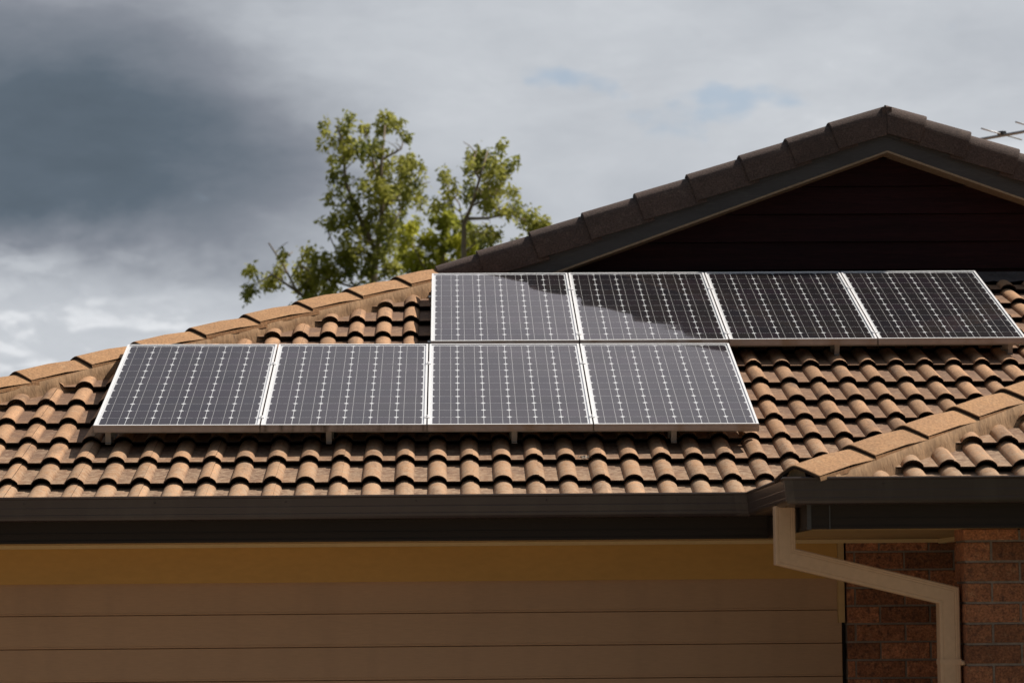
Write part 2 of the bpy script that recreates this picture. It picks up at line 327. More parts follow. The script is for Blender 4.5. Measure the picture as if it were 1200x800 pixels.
# ------------------------------------------------------------------ setting: ground and driveway
mb = MB()
n = 24
def gz(x, y): return 0.0
S = 600
mb.face([(-S, -S, 0), (S, -S, 0), (S, S, 0), (-S, S, 0)])
mb.build('ground', M['ground'], kind='structure')
mb = MB(); mb.box(-4.2, -8, -0.1, 2.1, 14.0, 0.02)
mb.build('driveway', M['drive'], kind='structure')

# ------------------------------------------------------------------ house
house = empty('house', (2.68, 19.0, 0), label='brown tiled roof house with cream garage door and brick entry pier', cat='house')
HI = Matrix.Translation((-2.68, -19.0, 0))
def H(name, me, parent=None, label=None, kind=None, mat=None):
    """part of the house given in world coordinates"""
    p = parent or house
    o = link(name, me, p, label=label, kind=kind)
    base = HI if p is house else Matrix.Identity(4)
    o.matrix_local = base @ (mat if mat is not None else Matrix.Identity(4))
    return o

T20 = math.tan(rad(20)); C20 = math.cos(rad(20)); S20 = math.sin(rad(20))
Z0 = CAM_Z
HIPC = 17.565; RX = 2.68                # main hip: Y = X + HIPC ; ridge X
EY, EZ = 14.242, Z0+0.757               # a point line of the main front tile plane
WX, WY, WZ = 1.42, 11.90, Z0+0.455      # eave corner of the projecting wing's tile plane
WR = 4.40                               # wing ridge X
zf = lambda y: EZ+(y-EY)*T20
zl = lambda x: EZ+(x+HIPC-EY)*T20
zw = lambda y: WZ+(y-WY)*T20
zwl = lambda x: WZ+(x-WX)*T20
APEX = zl(RX)

# underlay decks (two meshes: main roof, wing roof)
D = 0.03
mb = MB()
mb.face([(-4.08, 13.485, zf(13.485)-D), (1.48, 13.485, zf(13.485)-D), (1.48, 13.50, zf(13.50)-D), (4.4, 16.4, zf(16.4)-D), (7.32, 13.485, zf(13.485)-D), (9.44, 13.485, zf(13.485)-D), (5.145, 17.78, zf(17.78)-D), (0.215, 17.78, zf(17.78)-D)])
mb.face([(-4.08, 13.485, zl(-4.08)-D), (0.0, 17.6, zl(0)-D), (RX, 17.6, APEX-D), (RX, 26, APEX-D), (-4.08, 26, zl(-4.08)-D)])
mb.face([(9.44, 13.485, zl(-4.08)-D), (9.44, 26, zl(-4.08)-D), (RX, 26, APEX-D), (RX, 17.6, APEX-D), (5.36, 17.6, zl(0)-D)])
main_roof = H('roof', mb.mesh('roof_deck', M['under']), label='large main roof of weathered brown roll tiles')
mb = MB()
mb.face([(1.45, 11.93, zwl(1.45)-D), (WR, 14.88, zwl(WR)-D), (WR, 16.4, zwl(WR)-D), (1.45, 13.45, zwl(1.45)-D)])
mb.face([(1.45, 11.93, zw(11.93)-D), (7.35, 11.93, zw(11.93)-D), (WR, 14.88, zw(14.88)-D)])
mb.face([(7.35, 11.93, zw(11.93)-D), (7.35, 13.45, zw(11.93)-D), (WR, 16.4, zwl(WR)-D), (WR, 14.88, zwl(WR)-D)])
wing_roof = H('roof', mb.mesh('wing_deck', M['under']), label='lower hipped roof projecting at the right')

# --- roof tile: two rolls, interlock seam on every second roll
ROLL = 0.1554; TW = 2*ROLL; G = 0.341; TH = 0.032
def prof(x):           # x measured from the seam roll's crest
    d = abs(((x+ROLL/2) % ROLL)-ROLL/2)
    w = 0.0455
    if d >= w: return 0.0
    return 0.030*(1-(d/w)**2)**0.62
def tile_mesh(seed=0):
    rnd = random.Random(seed)
    x0 = 0.012; xs = [x0]
    for d in (0.026, 0.035, 0.0415, 0.0445, 0.0455): xs.append(d)
    xs.append(0.078)
    for d in (-0.0455, -0.0445, -0.0415, -0.035, -0.026, -0.014, 0, 0.014, 0.026, 0.035, 0.0415, 0.0445, 0.0455): xs.append(ROLL+d)
    xs.append(ROLL+0.078)
    for d in (-0.0455, -0.0445, -0.0415, -0.035, -0.026, -0.014, 0, 0.0165): xs.append(TW+d)
    me = MB()
    def row(s, n0, inset=0.0):
        r = []
        for i, x in enumerate(xs):
            lift = -0.0012 if i < 3 else (0.0015 if i > len(xs)-4 else 0)
            r.append((x, s, n0+prof(x)+lift))
        return r
    sl_ = TH/G
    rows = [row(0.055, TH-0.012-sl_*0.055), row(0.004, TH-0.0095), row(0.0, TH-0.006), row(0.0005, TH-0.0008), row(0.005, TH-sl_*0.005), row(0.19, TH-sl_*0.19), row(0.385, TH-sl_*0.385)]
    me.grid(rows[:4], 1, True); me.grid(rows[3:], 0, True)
    # side edges
    r = rows
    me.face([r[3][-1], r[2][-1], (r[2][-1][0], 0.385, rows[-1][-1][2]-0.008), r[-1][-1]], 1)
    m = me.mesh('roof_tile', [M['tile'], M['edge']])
    for p in m.polygons:
        p.use_smooth = True
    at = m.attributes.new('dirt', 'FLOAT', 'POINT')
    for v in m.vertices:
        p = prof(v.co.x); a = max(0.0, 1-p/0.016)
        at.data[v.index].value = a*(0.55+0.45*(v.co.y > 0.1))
    try: m.set_sharp_from_angle(angle=rad(50))
    except Exception: pass
    return m
TILES = [tile_mesh(i) for i in range(1)]

def frame(o, ux, us):
    un = ux.cross(us)
    m = Matrix.Identity(4)
    for i in range(3):
        m[i][0] = ux[i]; m[i][1] = us[i]; m[i][2] = un[i]; m[i][3] = o[i]
    return m
def clip_mesh(me, planes_local):
    bm = bmesh.new(); bm.from_mesh(me)
    for co, no in planes_local:
        bmesh.ops.bisect_plane(bm, geom=bm.verts[:]+bm.edges[:]+bm.faces[:], plane_co=co, plane_no=no, clear_outer=True)
    if not bm.faces: bm.free(); return None
    out = me.copy(); bm.to_mesh(out); bm.free(); return out
def clip_tile(mw, planes):
    """planes: world (point, normal pointing to what is cut away). returns mesh or None, and whether cut"""
    cs = [mw @ Vector((x, y, 0.02)) for x in (0, TW+0.02) for y in (0, 0.385)]
    cut = False
    for co, no in planes:
        ds = [(c-co).dot(no) for c in cs]
        if min(ds) > 0: return None
        if max(ds) > 0: cut = True
    me = TILES[0]
    if not cut: return me
    inv = mw.inverted(); r = inv.to_3x3()
    return clip_mesh(me, [(inv @ co, (r @ no).normalized()) for co, no in planes])

UX = Vector((1, 0, 0)); US = Vector((0, C20, S20)); UN = Vector((0, -S20, C20))
def jitter(mw):
    return mw @ Matrix.Translation((random.uniform(-.0015, .0015), random.uniform(-.0022, .0022), random.uniform(-.0004, .0008))) @ Euler((rad(random.uniform(-.2, .2)), rad(random.uniform(-.12, .12)), rad(random.uniform(-.18, .18)))).to_matrix().to_4x4()
q2 = 1/math.sqrt(2)
planes_main = [(Vector((0, HIPC, 0)), Vector((-q2, q2, 0))),
               (Vector((0, 12.0-0.03, 0)), Vector((q2, -q2, 0))),
               (Vector((0, 17.42, 0)), Vector((0, 1, 0)))]
spill = []        # (matrix, mesh) of tiles past the limit or out of view
count = 0
def emit(mw, me, roofobj, vis):
    global count
    if vis and count < 296:
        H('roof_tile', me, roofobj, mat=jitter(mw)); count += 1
    else: spill.append((mw, me, roofobj))
cand = []
for k in range(-3, 11):
    for c in range(-8, 22):
        o = Vector((-2.075+TW*c, EY, EZ)) + US*(0.15+G*k)
        mw = frame(o, UX, US)
        me = clip_tile(mw, planes_main)
        if me is None: continue
        cx = o.x+TW/2
        vis = (abs(o.y)*-0.158 < cx < 3.55+0.0*k) and cx < 0.205*o.y
        cand.append((mw, me, vis))
for mw, me, vis in cand: emit(mw, me, main_roof, vis)
planes_w = [(Vector((0, 10.48, 0)), Vector((-q2, q2, 0))), (Vector((2*WR, 10.48, 0)), Vector((q2, q2, 0))), (Vector((0, 11.905, 0)), Vector((0, -1, 0)))]
for k in range(0, 10):
    for c in range(-4, 18):
        o = Vector((2.1065-TW+TW*c, WY, WZ)) + US*(-0.06+0.345*k)
        mw = frame(o, UX, US)
        me = clip_tile(mw, planes_w)
        if me is None: continue
        emit(mw, me, wing_roof, o.x < 2.5 and o.y < 13.2)
print('individual roof tiles', count, 'spill', len(spill))

def join_spill(items, name, roofobj):
    if not items: return
    bm = bmesh.new()
    for mw, me in items:
        n0 = len(bm.verts); f0 = len(bm.faces)
        bm.from_mesh(me); bm.verts.ensure_lookup_table()
        bmesh.ops.transform(bm, matrix=mw, verts=bm.verts[n0:])
    me = bpy.data.meshes.new(name); bm.to_mesh(me); bm.free()
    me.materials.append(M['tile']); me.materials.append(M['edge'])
    H(name, me, roofobj, kind='stuff')
def plane_tiles(o0, ux, us, nx0, nx1, ns, keep, cuts=()):
    out = []
    for k in range(ns):
        for c in range(nx0, nx1):
            o = o0+ux*(TW*c)+us*(G*k); ctr = o+ux*TW*0.5+us*0.17
            if keep(ctr):
                m_ = clip_tile(frame(o, ux, us), cuts)
                if m_ is not None: out.append((frame(o, ux, us), m_))
    return out
UL = Vector((C20, 0, S20)); UR = Vector((-C20, 0, S20))
left = plane_tiles(Vector((-4.12, 26, zl(-4.12))), Vector((0, -1, 0)), UL, 0, 42, 22, lambda p: p.x < RX-0.05 and p.y < 26 and ((p.y > p.x+HIPC and p.x < 0.0) or (p.x >= 0 and p.y > 17.6+.12)), [(Vector((0, HIPC+0.02, 0)), Vector((q2, -q2, 0)))])
right = plane_tiles(Vector((2*RX+4.12, 17.7, zl(-4.12))), Vector((0, 1, 0)), UR, -14, 27, 22, lambda p: p.x > RX+0.05 and p.y < 26 and ((p.y > (2*RX-p.x)+HIPC and p.x > 5.36) or (p.x <= 5.36 and p.y > 17.6+.12)), [(Vector((2*RX, HIPC+0.02, 0)), Vector((-q2, -q2, 0)))])
join_spill([(a, b) for a, b, r in spill if r is main_roof]+left+right, 'far_roof_tiles', main_roof)
wl = plane_tiles(Vector((WX, 16.4, WZ)), Vector((0, -1, 0)), UL, -2, 16, 10, lambda p: p.x < WR and p.y > p.x+10.48-.1 and p.y < p.x+12.0, [(Vector((0, 10.50, 0)), Vector((q2, -q2, 0)))])
wr = plane_tiles(Vector((2*WR-WX, 11.9, WZ)), Vector((0, 1, 0)), UR, -2, 16, 10, lambda p: p.x > WR and p.y > (2*WR-p.x)+10.48-.1 and p.y < (2*WR-p.x)+12.0, [(Vector((2*WR, 10.50, 0)), Vector((-q2, -q2, 0)))])
join_spill([(a, b) for a, b, r in spill if r is wing_roof]+wl+wr, 'far_roof_tiles', wing_roof)

# --- hip caps
def cap_mesh(L_, near=0.126, far=0.115):
    prf = [(-far, -0.052), (-0.07, -0.026), (-0.03, -0.007), (-0.012, -0.0015), (0, 0), (0.012, -0.0018), (0.028, -0.0075), (0.075, -0.028), (near, -0.052)]
    me = MB(); t = 0.014
    def row(y, lift, dn=0.0): return [(x, y, z+lift-dn) for x, z in prf]
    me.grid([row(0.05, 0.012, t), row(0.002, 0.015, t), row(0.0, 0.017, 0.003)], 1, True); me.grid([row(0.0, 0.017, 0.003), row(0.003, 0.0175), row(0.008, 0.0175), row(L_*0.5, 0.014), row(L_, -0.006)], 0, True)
    a = row(0.0, 0.017, 0.003)[-1]; b = row(0.0, 0.017, 0.021)[-1]; e = row(L_, -0.006)[-1]; f = row(L_, -0.006, 0.018)[-1]
    me.face([a, b, f, e]); 
    a = row(0.0, 0.017, 0.003)[0]; b = row(0.002, 0.015, t)[0]; e = row(L_, -0.006)[0]; f = row(L_, -0.006, t)[0]
    me.face([a, e, f, b])
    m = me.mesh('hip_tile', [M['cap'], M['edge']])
    try: m.set_sharp_from_angle(angle=rad(35))
    except Exception: pass
    return m
CAP = cap_mesh(0.455)
def hip_frame(p, sx=1):
    d = Vector((sx, 1, T20)).normalized(); c = Vector((1, -sx, 0)).normalized()
    return frame(p, c, d)
def hipline(x0, xs, zfun, cst, Hh, roofobj, stop=None):
    for i, x in enumerate(xs):
        p = Vector((x, x+cst, zfun(x)+Hh))
        mw = hip_frame(p) @ Euler((0, rad(random.uniform(-1.5, 1.5)), rad(random.uniform(-.5, .5)))).to_matrix().to_4x4()
        me = CAP
        if stop and i == len(xs)-1:
            inv = mw.inverted()
            me = clip_mesh(CAP, [(inv @ Vector(stop[0]), (inv.to_3x3() @ Vector(stop[1])).normalized())])
        H('hip_tile', me, roofobj, mat=mw)
xs = [-1.715+0.281*k for k in range(-9, 6)]
hipline(0, xs, zl, HIPC, 0.112, main_roof, stop=((0.0, 17.49, 0), (0, 1, 0)))
xs2 = [1.686+0.269*k for k in range(-1, 10)]
hipline(0, xs2, zwl, 10.48, 0.108, wing_roof)
# bedding mortar under the cap edges
def mortar_bed(x0, x1, zfun, cst, roofobj, Hh=0.110):
    me = MB(); rnd = random.Random(3)
    d = Vector((1, 1, T20)).normalized(); c = Vector((1, -1, 0)).normalized(); u = c.cross(d)
    n = int((x1-x0)/0.02)
    for sgn, e, ez in ((1, 0.127, -0.047), (-1, 0.113, -0.050)):
        rows = [[], [], [], []]
        for i in range(n+1):
            x = x0+(x1-x0)*i/n; p = Vector((x, x+cst, zfun(x)+Hh))
            w = rnd.uniform(-.0035, .0035)+0.004*math.sin(i*0.9)
            rows[0].append(p+c*sgn*(e-0.02)+u*(ez-0.0))
            rows[1].append(p+c*sgn*(e+w*.3)+u*(ez-0.008))
            rows[2].append(p+c*sgn*(e+0.006+w)+u*(ez-0.05))
            rows[3].append(p+c*sgn*(e+0.018+w)+u*(ez-0.125))
        me.grid(rows, 0, True)
    # closed lower end
    p = Vector((x0, x0+cst, zfun(x0)+Hh))
    me.face([p+c*0.122+u*-0.050, p+c*0.03+u*-0.004, p+u*0.003, p-c*0.03+u*-0.004, p-c*0.112+u*-0.048, p-c*0.12+u*-0.14, p+c*0.13+u*-0.16])
    m = recalc(me.mesh('mortar_bed', M['mortar_bed']))
    if roofobj is wing_roof: m = clip_mesh(m, [(Vector((0, 11.885, 0)), Vector((0, -1, 0))), (Vector((1.40, 0, 0)), Vector((-1, 0, 0)))])
    H('mortar_bed', m, roofobj)
mortar_bed(-4.18, -0.03, zl, HIPC, main_roof)
mortar_bed(1.428, 4.35, zwl, 10.48, wing_roof)

# --- gable verge tiles
VY = 17.42; VZ = Z0+3.008; VA = math.atan(0.3605)
def verge_mesh(L_=0.40):
    # local: x up the slope, y back into the roof, z across the slope
    prf = [(0.0, -0.147), (0.0, -0.045), (0.006, -0.022), (0.019, 0.001), (0.040, 0.020), (0.065, 0.031), (0.095, 0.036), (0.17, 0.032)]
    me = MB(); t = 0.015
    def row(x, pr, dn=0.0): return [(x, y-pr+dn, z+pr-dn*(i > 2)) for i, (y, z) in enumerate(prf)]
    me.grid([row(0.03, 0.016, t), row(0.001, 0.019, t), row(0, 0.019, 0.003), row(0.005, 0.0195), row(L_, -0.002)], 0, True)
    a = [row(0.001, 0.019, t)[0], row(0.005, 0.0195)[0], row(L_, -0.002)[0], row(L_, -0.002, t)[0]]
    me.face(a)
    m = me.mesh('verge_tile', M['verge'])
    try: m.set_sharp_from_angle(angle=rad(40))
    except Exception: pass
    return m
VT = verge_mesh()
def verge(side, dist):
    cosv, sinv = math.cos(VA), math.sin(VA)
    for i, dx in enumerate(dist):
        x = RX-side*dx
        up = Vector((side*cosv, 0, sinv)); w = Vector((-side*sinv, 0, cosv)); back = Vector((0, 1, 0))
        m = Matrix.Identity(4)
        for j in range(3):
            m[j][0] = up[j]; m[j][1] = back[j]; m[j][2] = w[j]
        m.translation = Vector((x, VY, VZ-dx*math.tan(VA)))
        me = VT
        if dx < 0.42:
            inv = m.inverted(); me = clip_mesh(VT, [(inv @ Vector((RX, 0, 0)), (inv.to_3x3() @ Vector((side, 0, 0))).normalized())])
        # seat the last ones into the main roof: clip nothing, they die into the hip
        H('verge_tile', me, main_roof, mat=m @ Euler((rad(random.uniform(-.6, .6)), rad(random.uniform(-.4, .4)), 0)).to_matrix().to_4x4())
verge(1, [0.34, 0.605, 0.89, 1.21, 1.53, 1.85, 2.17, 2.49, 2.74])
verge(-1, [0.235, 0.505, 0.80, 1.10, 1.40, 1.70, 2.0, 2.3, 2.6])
me = MB(); me.box(RX-0.03, VY+0.005, VZ-0.13, RX+0.03, VY+0.13, VZ+0.016)
H('apex_bedding', me.mesh('apex_bedding', M['verge']), main_roof)
# barge boards, soffit strips
def barge(side):
    a0, a1 = 0.0, 2.62
    cosv, sinv = math.cos(VA), math.sin(VA)
    def P(dx, y, w):      # w across slope at distance dx from the apex plane, vertical mitre at the apex
        return Vector((RX-side*dx, y, VZ-dx*math.tan(VA)+w/cosv))
    me = MB()
    def prism(w0, w1, y0, y1):
        q = []
        for dx in (a0, a1):
            q.append([P(dx, y0, w0), P(dx, y0, w1), P(dx, y1, w1), P(dx, y1, w0)])
        me.grid(q, 0, False, close=True); me.face(q[0]); me.face(q[1][::-1])
    prism(-0.232, -0.150, VY+0.028, VY+0.05)
    prism(-0.154, -0.130, VY+0.022, VY+0.052)
    H('barge_board', recalc(me.mesh('barge_board', M['barge'])), main_roof)
    me = MB()
    prism(-0.245, -0.233, VY+0.024, 17.64)
    H('gable_soffit', recalc(me.mesh('gable_soffit', M['raking'])), main_roof)
    me = MB()
    prism(-0.118, -0.05, VY+0.06, 17.9)
    H('verge_batten', recalc(me.mesh('verge_batten', M['under'])), main_roof)
barge(1); barge(-1)
# gable boards
gable = H('gable_wall', (lambda m: (m.face([(0.1, 17.64, zf(17.7)-.1), (5.26, 17.64, zf(17.7)-.1), (RX, 17.64, VZ-0.22)]), m.mesh('gable_wall', M['under']))[1])(MB()), label='dark stained timber gable above the solar panels')
top_line = lambda z: max(0.0, (VZ-0.243/math.cos(VA)-z)/math.tan(VA))
zb = Z0+2.562+0.171*2
while zb > Z0+1.95:
    z0, z1 = zb-0.171, zb
    w0, w1 = top_line(z0), top_line(z1)
    if w0 > 0.02:
        zt = min(z1, VZ-0.243/math.cos(VA))
        me = MB()
        f0 = [(RX-w0, 17.597, z0), (RX+w0, 17.597, z0), (RX+w0-(zt-z0)*0, 17.597, z0)]
        a = [Vector((RX-w0, 17.596, z0+.003)), Vector((RX+w0, 17.596, z0+.003)), Vector((RX+w1, 17.615, zt)), Vector((RX-w1, 17.615, zt))]
        b = [p+Vector((0, 0.018, 0)) for p in a]
        me.grid([a, b], 0, False, close=True); me.face(a); me.face(b[::-1])
        H('weatherboard', recalc(me.mesh('weatherboard', M['board'])), gable)
    zb -= 0.171
# lead apron where the tiles meet the gable
me = MB(); rr = random.Random(5)
rows = [[], [], []]
for i in range(121):
    x = 0.18+(5.18-0.18)*i/120; wv = 0.006*math.sin(x/ROLL*2*math.pi)+rr.uniform(-.003, .003)
    rows[0].append((x, 17.592, zf(17.592)+0.055)); rows[1].append((x, 17.575, zf(17.575)+0.038)); rows[2].append((x, 17.40, zf(17.40)+0.042+wv))
me.grid(rows, 0, True)
H('lead_flashing', me.mesh('lead_flashing', M['lead']), main_roof)
# ridge caps
me = MB()
for k in range(21):
    y = 17.66+k*0.4
    me.grid([[(RX-0.13, yy, APEX-0.03+dz), (RX-0.05, yy, APEX+0.01+dz), (RX, yy, APEX+0.02+dz), (RX+0.05, yy, APEX+0.01+dz), (RX+0.13, yy, APEX-0.03+dz)] for yy, dz in ((y, 0.015), (y+0.44, 0))], 0, True)
H('ridge_tiles', me.mesh('ridge_tiles', M['verge']), main_roof, kind='stuff')
me = MB()
for k in range(4):
    y = 14.8+k*0.4; za = zwl(WR)
    me.grid([[(WR-0.13, yy, za+0.035+dz), (WR-0.05, yy, za+0.075+dz), (WR, yy, za+0.085+dz), (WR+0.05, yy, za+0.075+dz), (WR+0.13, yy, za+0.035+dz)] for yy, dz in ((y, 0.015), (y+0.44, 0))], 0, True)
H('ridge_tiles', me.mesh('ridge_tiles', M['cap']), wing_roof, kind='stuff')
# right-hand hips, outside the frame
for cst, x0, x1, ro, zfn, cx in ((HIPC, -4.2, -0.05, main_roof, zl, RX), (10.48, 1.44, 4.3, wing_roof, zwl, WR)):
    me = MB(); x = x0
    while x < x1:
        rows = []
        for xx, dz in ((x, 0.018), (x+0.31, 0)):
            p = Vector((2*cx-xx, xx+cst, zfn(xx)+0.105+dz)); c = Vector((1, 1, 0)).normalized()
            rows.append([p+c*a+Vector((0, 0, b)) for a, b in ((-0.15, -0.06), (-0.05, -0.012), (0, 0), (0.05, -0.012), (0.13, -0.05))])
        me.grid(rows, 0, True); x += 0.281
    H('far_hip_tiles', me.mesh('far_hip_tiles', M['cap']), ro, kind='stuff')

# --- gutters with mitred corners
GZ = Z0+0.522
gp = [(0.0, -0.02), (0.0, -0.104), (0.080, -0.104), (0.092, -0.100), (0.0985, -0.090), (0.1000, -0.078), (0.0996, -0.0765), (0.0996, -0.074), (0.1004, -0.0725), (0.1040, -0.046), (0.1036, -0.0445), (0.1036, -0.042), (0.1044, -0.0405), (0.1085, -0.006), (0.113, -0.002), (0.1145, 0.003), (0.111, 0.0075), (0.105, 0.006), (0.103, 0.0),
      (0.101, -0.01), (0.096, -0.06), (0.085, -0.098), (0.004, -0.098), (0.004, -0.02)]
FY, FX, FW = 13.48, 1.48, 11.96
def gutter(fa, fb, label=None):
    me = MB()
    rows = [[fa(d, z) for d, z in gp], [fb(d, z) for d, z in gp]]
    me.grid(rows, 0, False, close=True)
    return H('gutter', recalc(me.mesh('gutter', M['gutter'])), label=label)
gutter(lambda d, z: (-4.12-0.0, FY-d, GZ+z), lambda d, z: (FX-d, FY-d, GZ+z), 'long gutter along the main eave')
gutter(lambda d, z: (FX-d, FY-d, GZ+z), lambda d, z: (FX-d, FW-d, GZ+z), 'short return gutter coming forward')
gutter(lambda d, z: (FX-d, FW-d, GZ+z), lambda d, z: (7.32+d, FW-d, GZ+z), 'gutter along the projecting eave')
rv = MB(); rv.tube([(0, 0, 0), (0, -0.0022, 0)], [0.0042, 0.003], 6)
rvm = rv.mesh('gutter_rivet', M['gutter'])
for i in range(9): H('gutter_rivet', rvm, mat=Matrix.Translation((-3.75+0.6*i, FY-0.1066, GZ-0.022)))
for i in range(4): H('gutter_rivet', rvm, mat=Matrix.Translation((1.78+0.6*i, FW-0.1066, GZ-0.022)))
def corner(fa, fm, fb):
    me = MB(); q = [(d+0.0012, z) for d, z in gp[2:16]]
    me.grid([[f(d, z) for d, z in q] for f in (fa, fm, fb)], 0, False)
    H('gutter_corner', me.mesh('gutter_corner', M['gutter_join']))
corner(lambda d, z: (FX-d-0.055, FY-d, GZ+z), lambda d, z: (FX-d, FY-d, GZ+z), lambda d, z: (FX-d, FY-d-0.05, GZ+z))
corner(lambda d, z: (FX-d, FW-d+0.05, GZ+z), lambda d, z: (FX-d, FW-d, GZ+z), lambda d, z: (FX-d+0.035, FW-d, GZ+z))
# --- fascias
def fascia(x0, y0, x1, y1):
    me = MB(); zt, zb_ = Z0+0.492, Z0+0.318
    me.box(x0, y0, zb_, x1, y1, zt)
    return me
def fascia_obj(segs):
    me = MB()
    for b in segs: me.box(*b)
    H('fascia', me.mesh('fascia', M['fascia']))
zt, zb_ = Z0+0.492, Z0+0.318
fascia_obj([(-4.12, FY+.001, zb_, FX, FY+0.022, zt), (-4.12, FY-0.004, zb_, FX-.006, FY+.001, zb_+0.012), (-4.12, FY-0.0025, zb_+0.04, FX-.004, FY+.001, zb_+0.046)])
fascia_obj([(FX+.0005, FW+0.022, zb_, FX+0.022, FY-0.005, zt), (FX-0.003, FW+0.012, zb_, FX+.0005, FY-0.005, zb_+0.012)])
fascia_obj([(FX+.0015, FW, zb_, 7.32, FW+0.022, zt), (FX-0.002, FW-0.004, zb_, 7.32, FW, zb_+0.012), (FX-.001, FW-0.0025, zb_+0.04, 7.32, FW, zb_+0.046)])
# corner cover strip and joint cover on the wing fascia
me = MB(); me.box(FX-0.005, FW-0.006, zb_-0.001, FX+0.012, FW-0.0045, zt-.01); me.box(FX+0.086, FW-0.0065, zb_-0.001, FX+0.091, FW-0.0045, zt-.01)
H('fascia_joiner', me.mesh('fascia_joiner', M['barge']))
# --- soffits
me = MB(); me.box(-4.1, FY+0.024, Z0+0.321, FX+0.5, 13.95, Z0+0.333)
H('soffit', me.mesh('soffit', M['cream']))
me = MB(); me.box(FX+0.024, FW+0.024, Z0+0.3225, 7.3, 13.96, Z0+0.335)
H('soffit', me.mesh('porch_soffit', M['cream']))
me = MB(); me.box(-4.05, 13.915, Z0+0.3035, 2.42, 13.948, Z0+0.3205)
H('cornice_trim', me.mesh('cornice_trim', M['trim']))
me = MB(); me.box(2.345, 12.44, Z0+0.298, 2.375, 13.912, Z0+0.3205)
H('cornice_trim', me.mesh('cornice_return', M['trim']))
# --- garage front
me = MB(); me.box(-4.05, 13.95, Z0+0.136, 1.862, 14.10, Z0+0.321)
H('garage_beam', me.mesh('garage_beam', M['beam']))
me = MB(); me.box(1.864, 13.944, Z0-0.075, 1.894, 13.985, Z0+0.304)
H('door_jamb', me.mesh('door_jamb', M['cream']))
door = H('garage_door', (lambda m: (m.box(-4.0, 14.03, 0.03, 1.9, 14.05, Z0+0.2), m.mesh('garage_door', M['under']))[1])(MB()), label='closed cream sectional garage door')
PHh = 0.1585
pm = MB()
rows = []
for y, z in ((0.03, 0.0005), (0.006, 0.0005), (0.0, 0.003), (0.0, 0.010), (0.0015, 0.011), (0.0015, 0.013), (0.0, 0.015), (0.0, PHh-0.003), (0.002, PHh-0.0012), (0.03, PHh-0.0012)):
    rows.append([(-4.0, y, z), (-2.0, y, z), (0.0, y, z), (1.885, y, z)])
pm.grid(rows, 0, False)
pmesh = recalc(pm.mesh('door_panel', M['door']))
for k in range(14):
    zz = Z0-0.015+PHh*(0-k)
    if zz < 0.03: break
    o = H('door_panel', pmesh, door, mat=Matrix.Translation((0, 14.0+random.uniform(0, .0012), zz)))
# --- walls of the rest of the house
me = MB()
me.box(-3.9, 14.10, 0, -3.7, 25.8, Z0+0.32); me.box(-3.7, 25.6, 0, 9.2, 25.8, Z0+0.32); me.box(9.0, 14.1, 0, 9.2, 25.6, Z0+0.32)
me.box(-3.9, 13.952, 0, -4.0+.004, 14.10, Z0+0.32)
H('wall', me.mesh('wall', M['render']))
# rear gable
me = MB(); me.face([(-3.7, 25.81, Z0+0.32), (9.0, 25.81, Z0+0.32), (RX, 25.81, APEX-0.1)])
H('wall', me.mesh('rear_gable', M['render']))

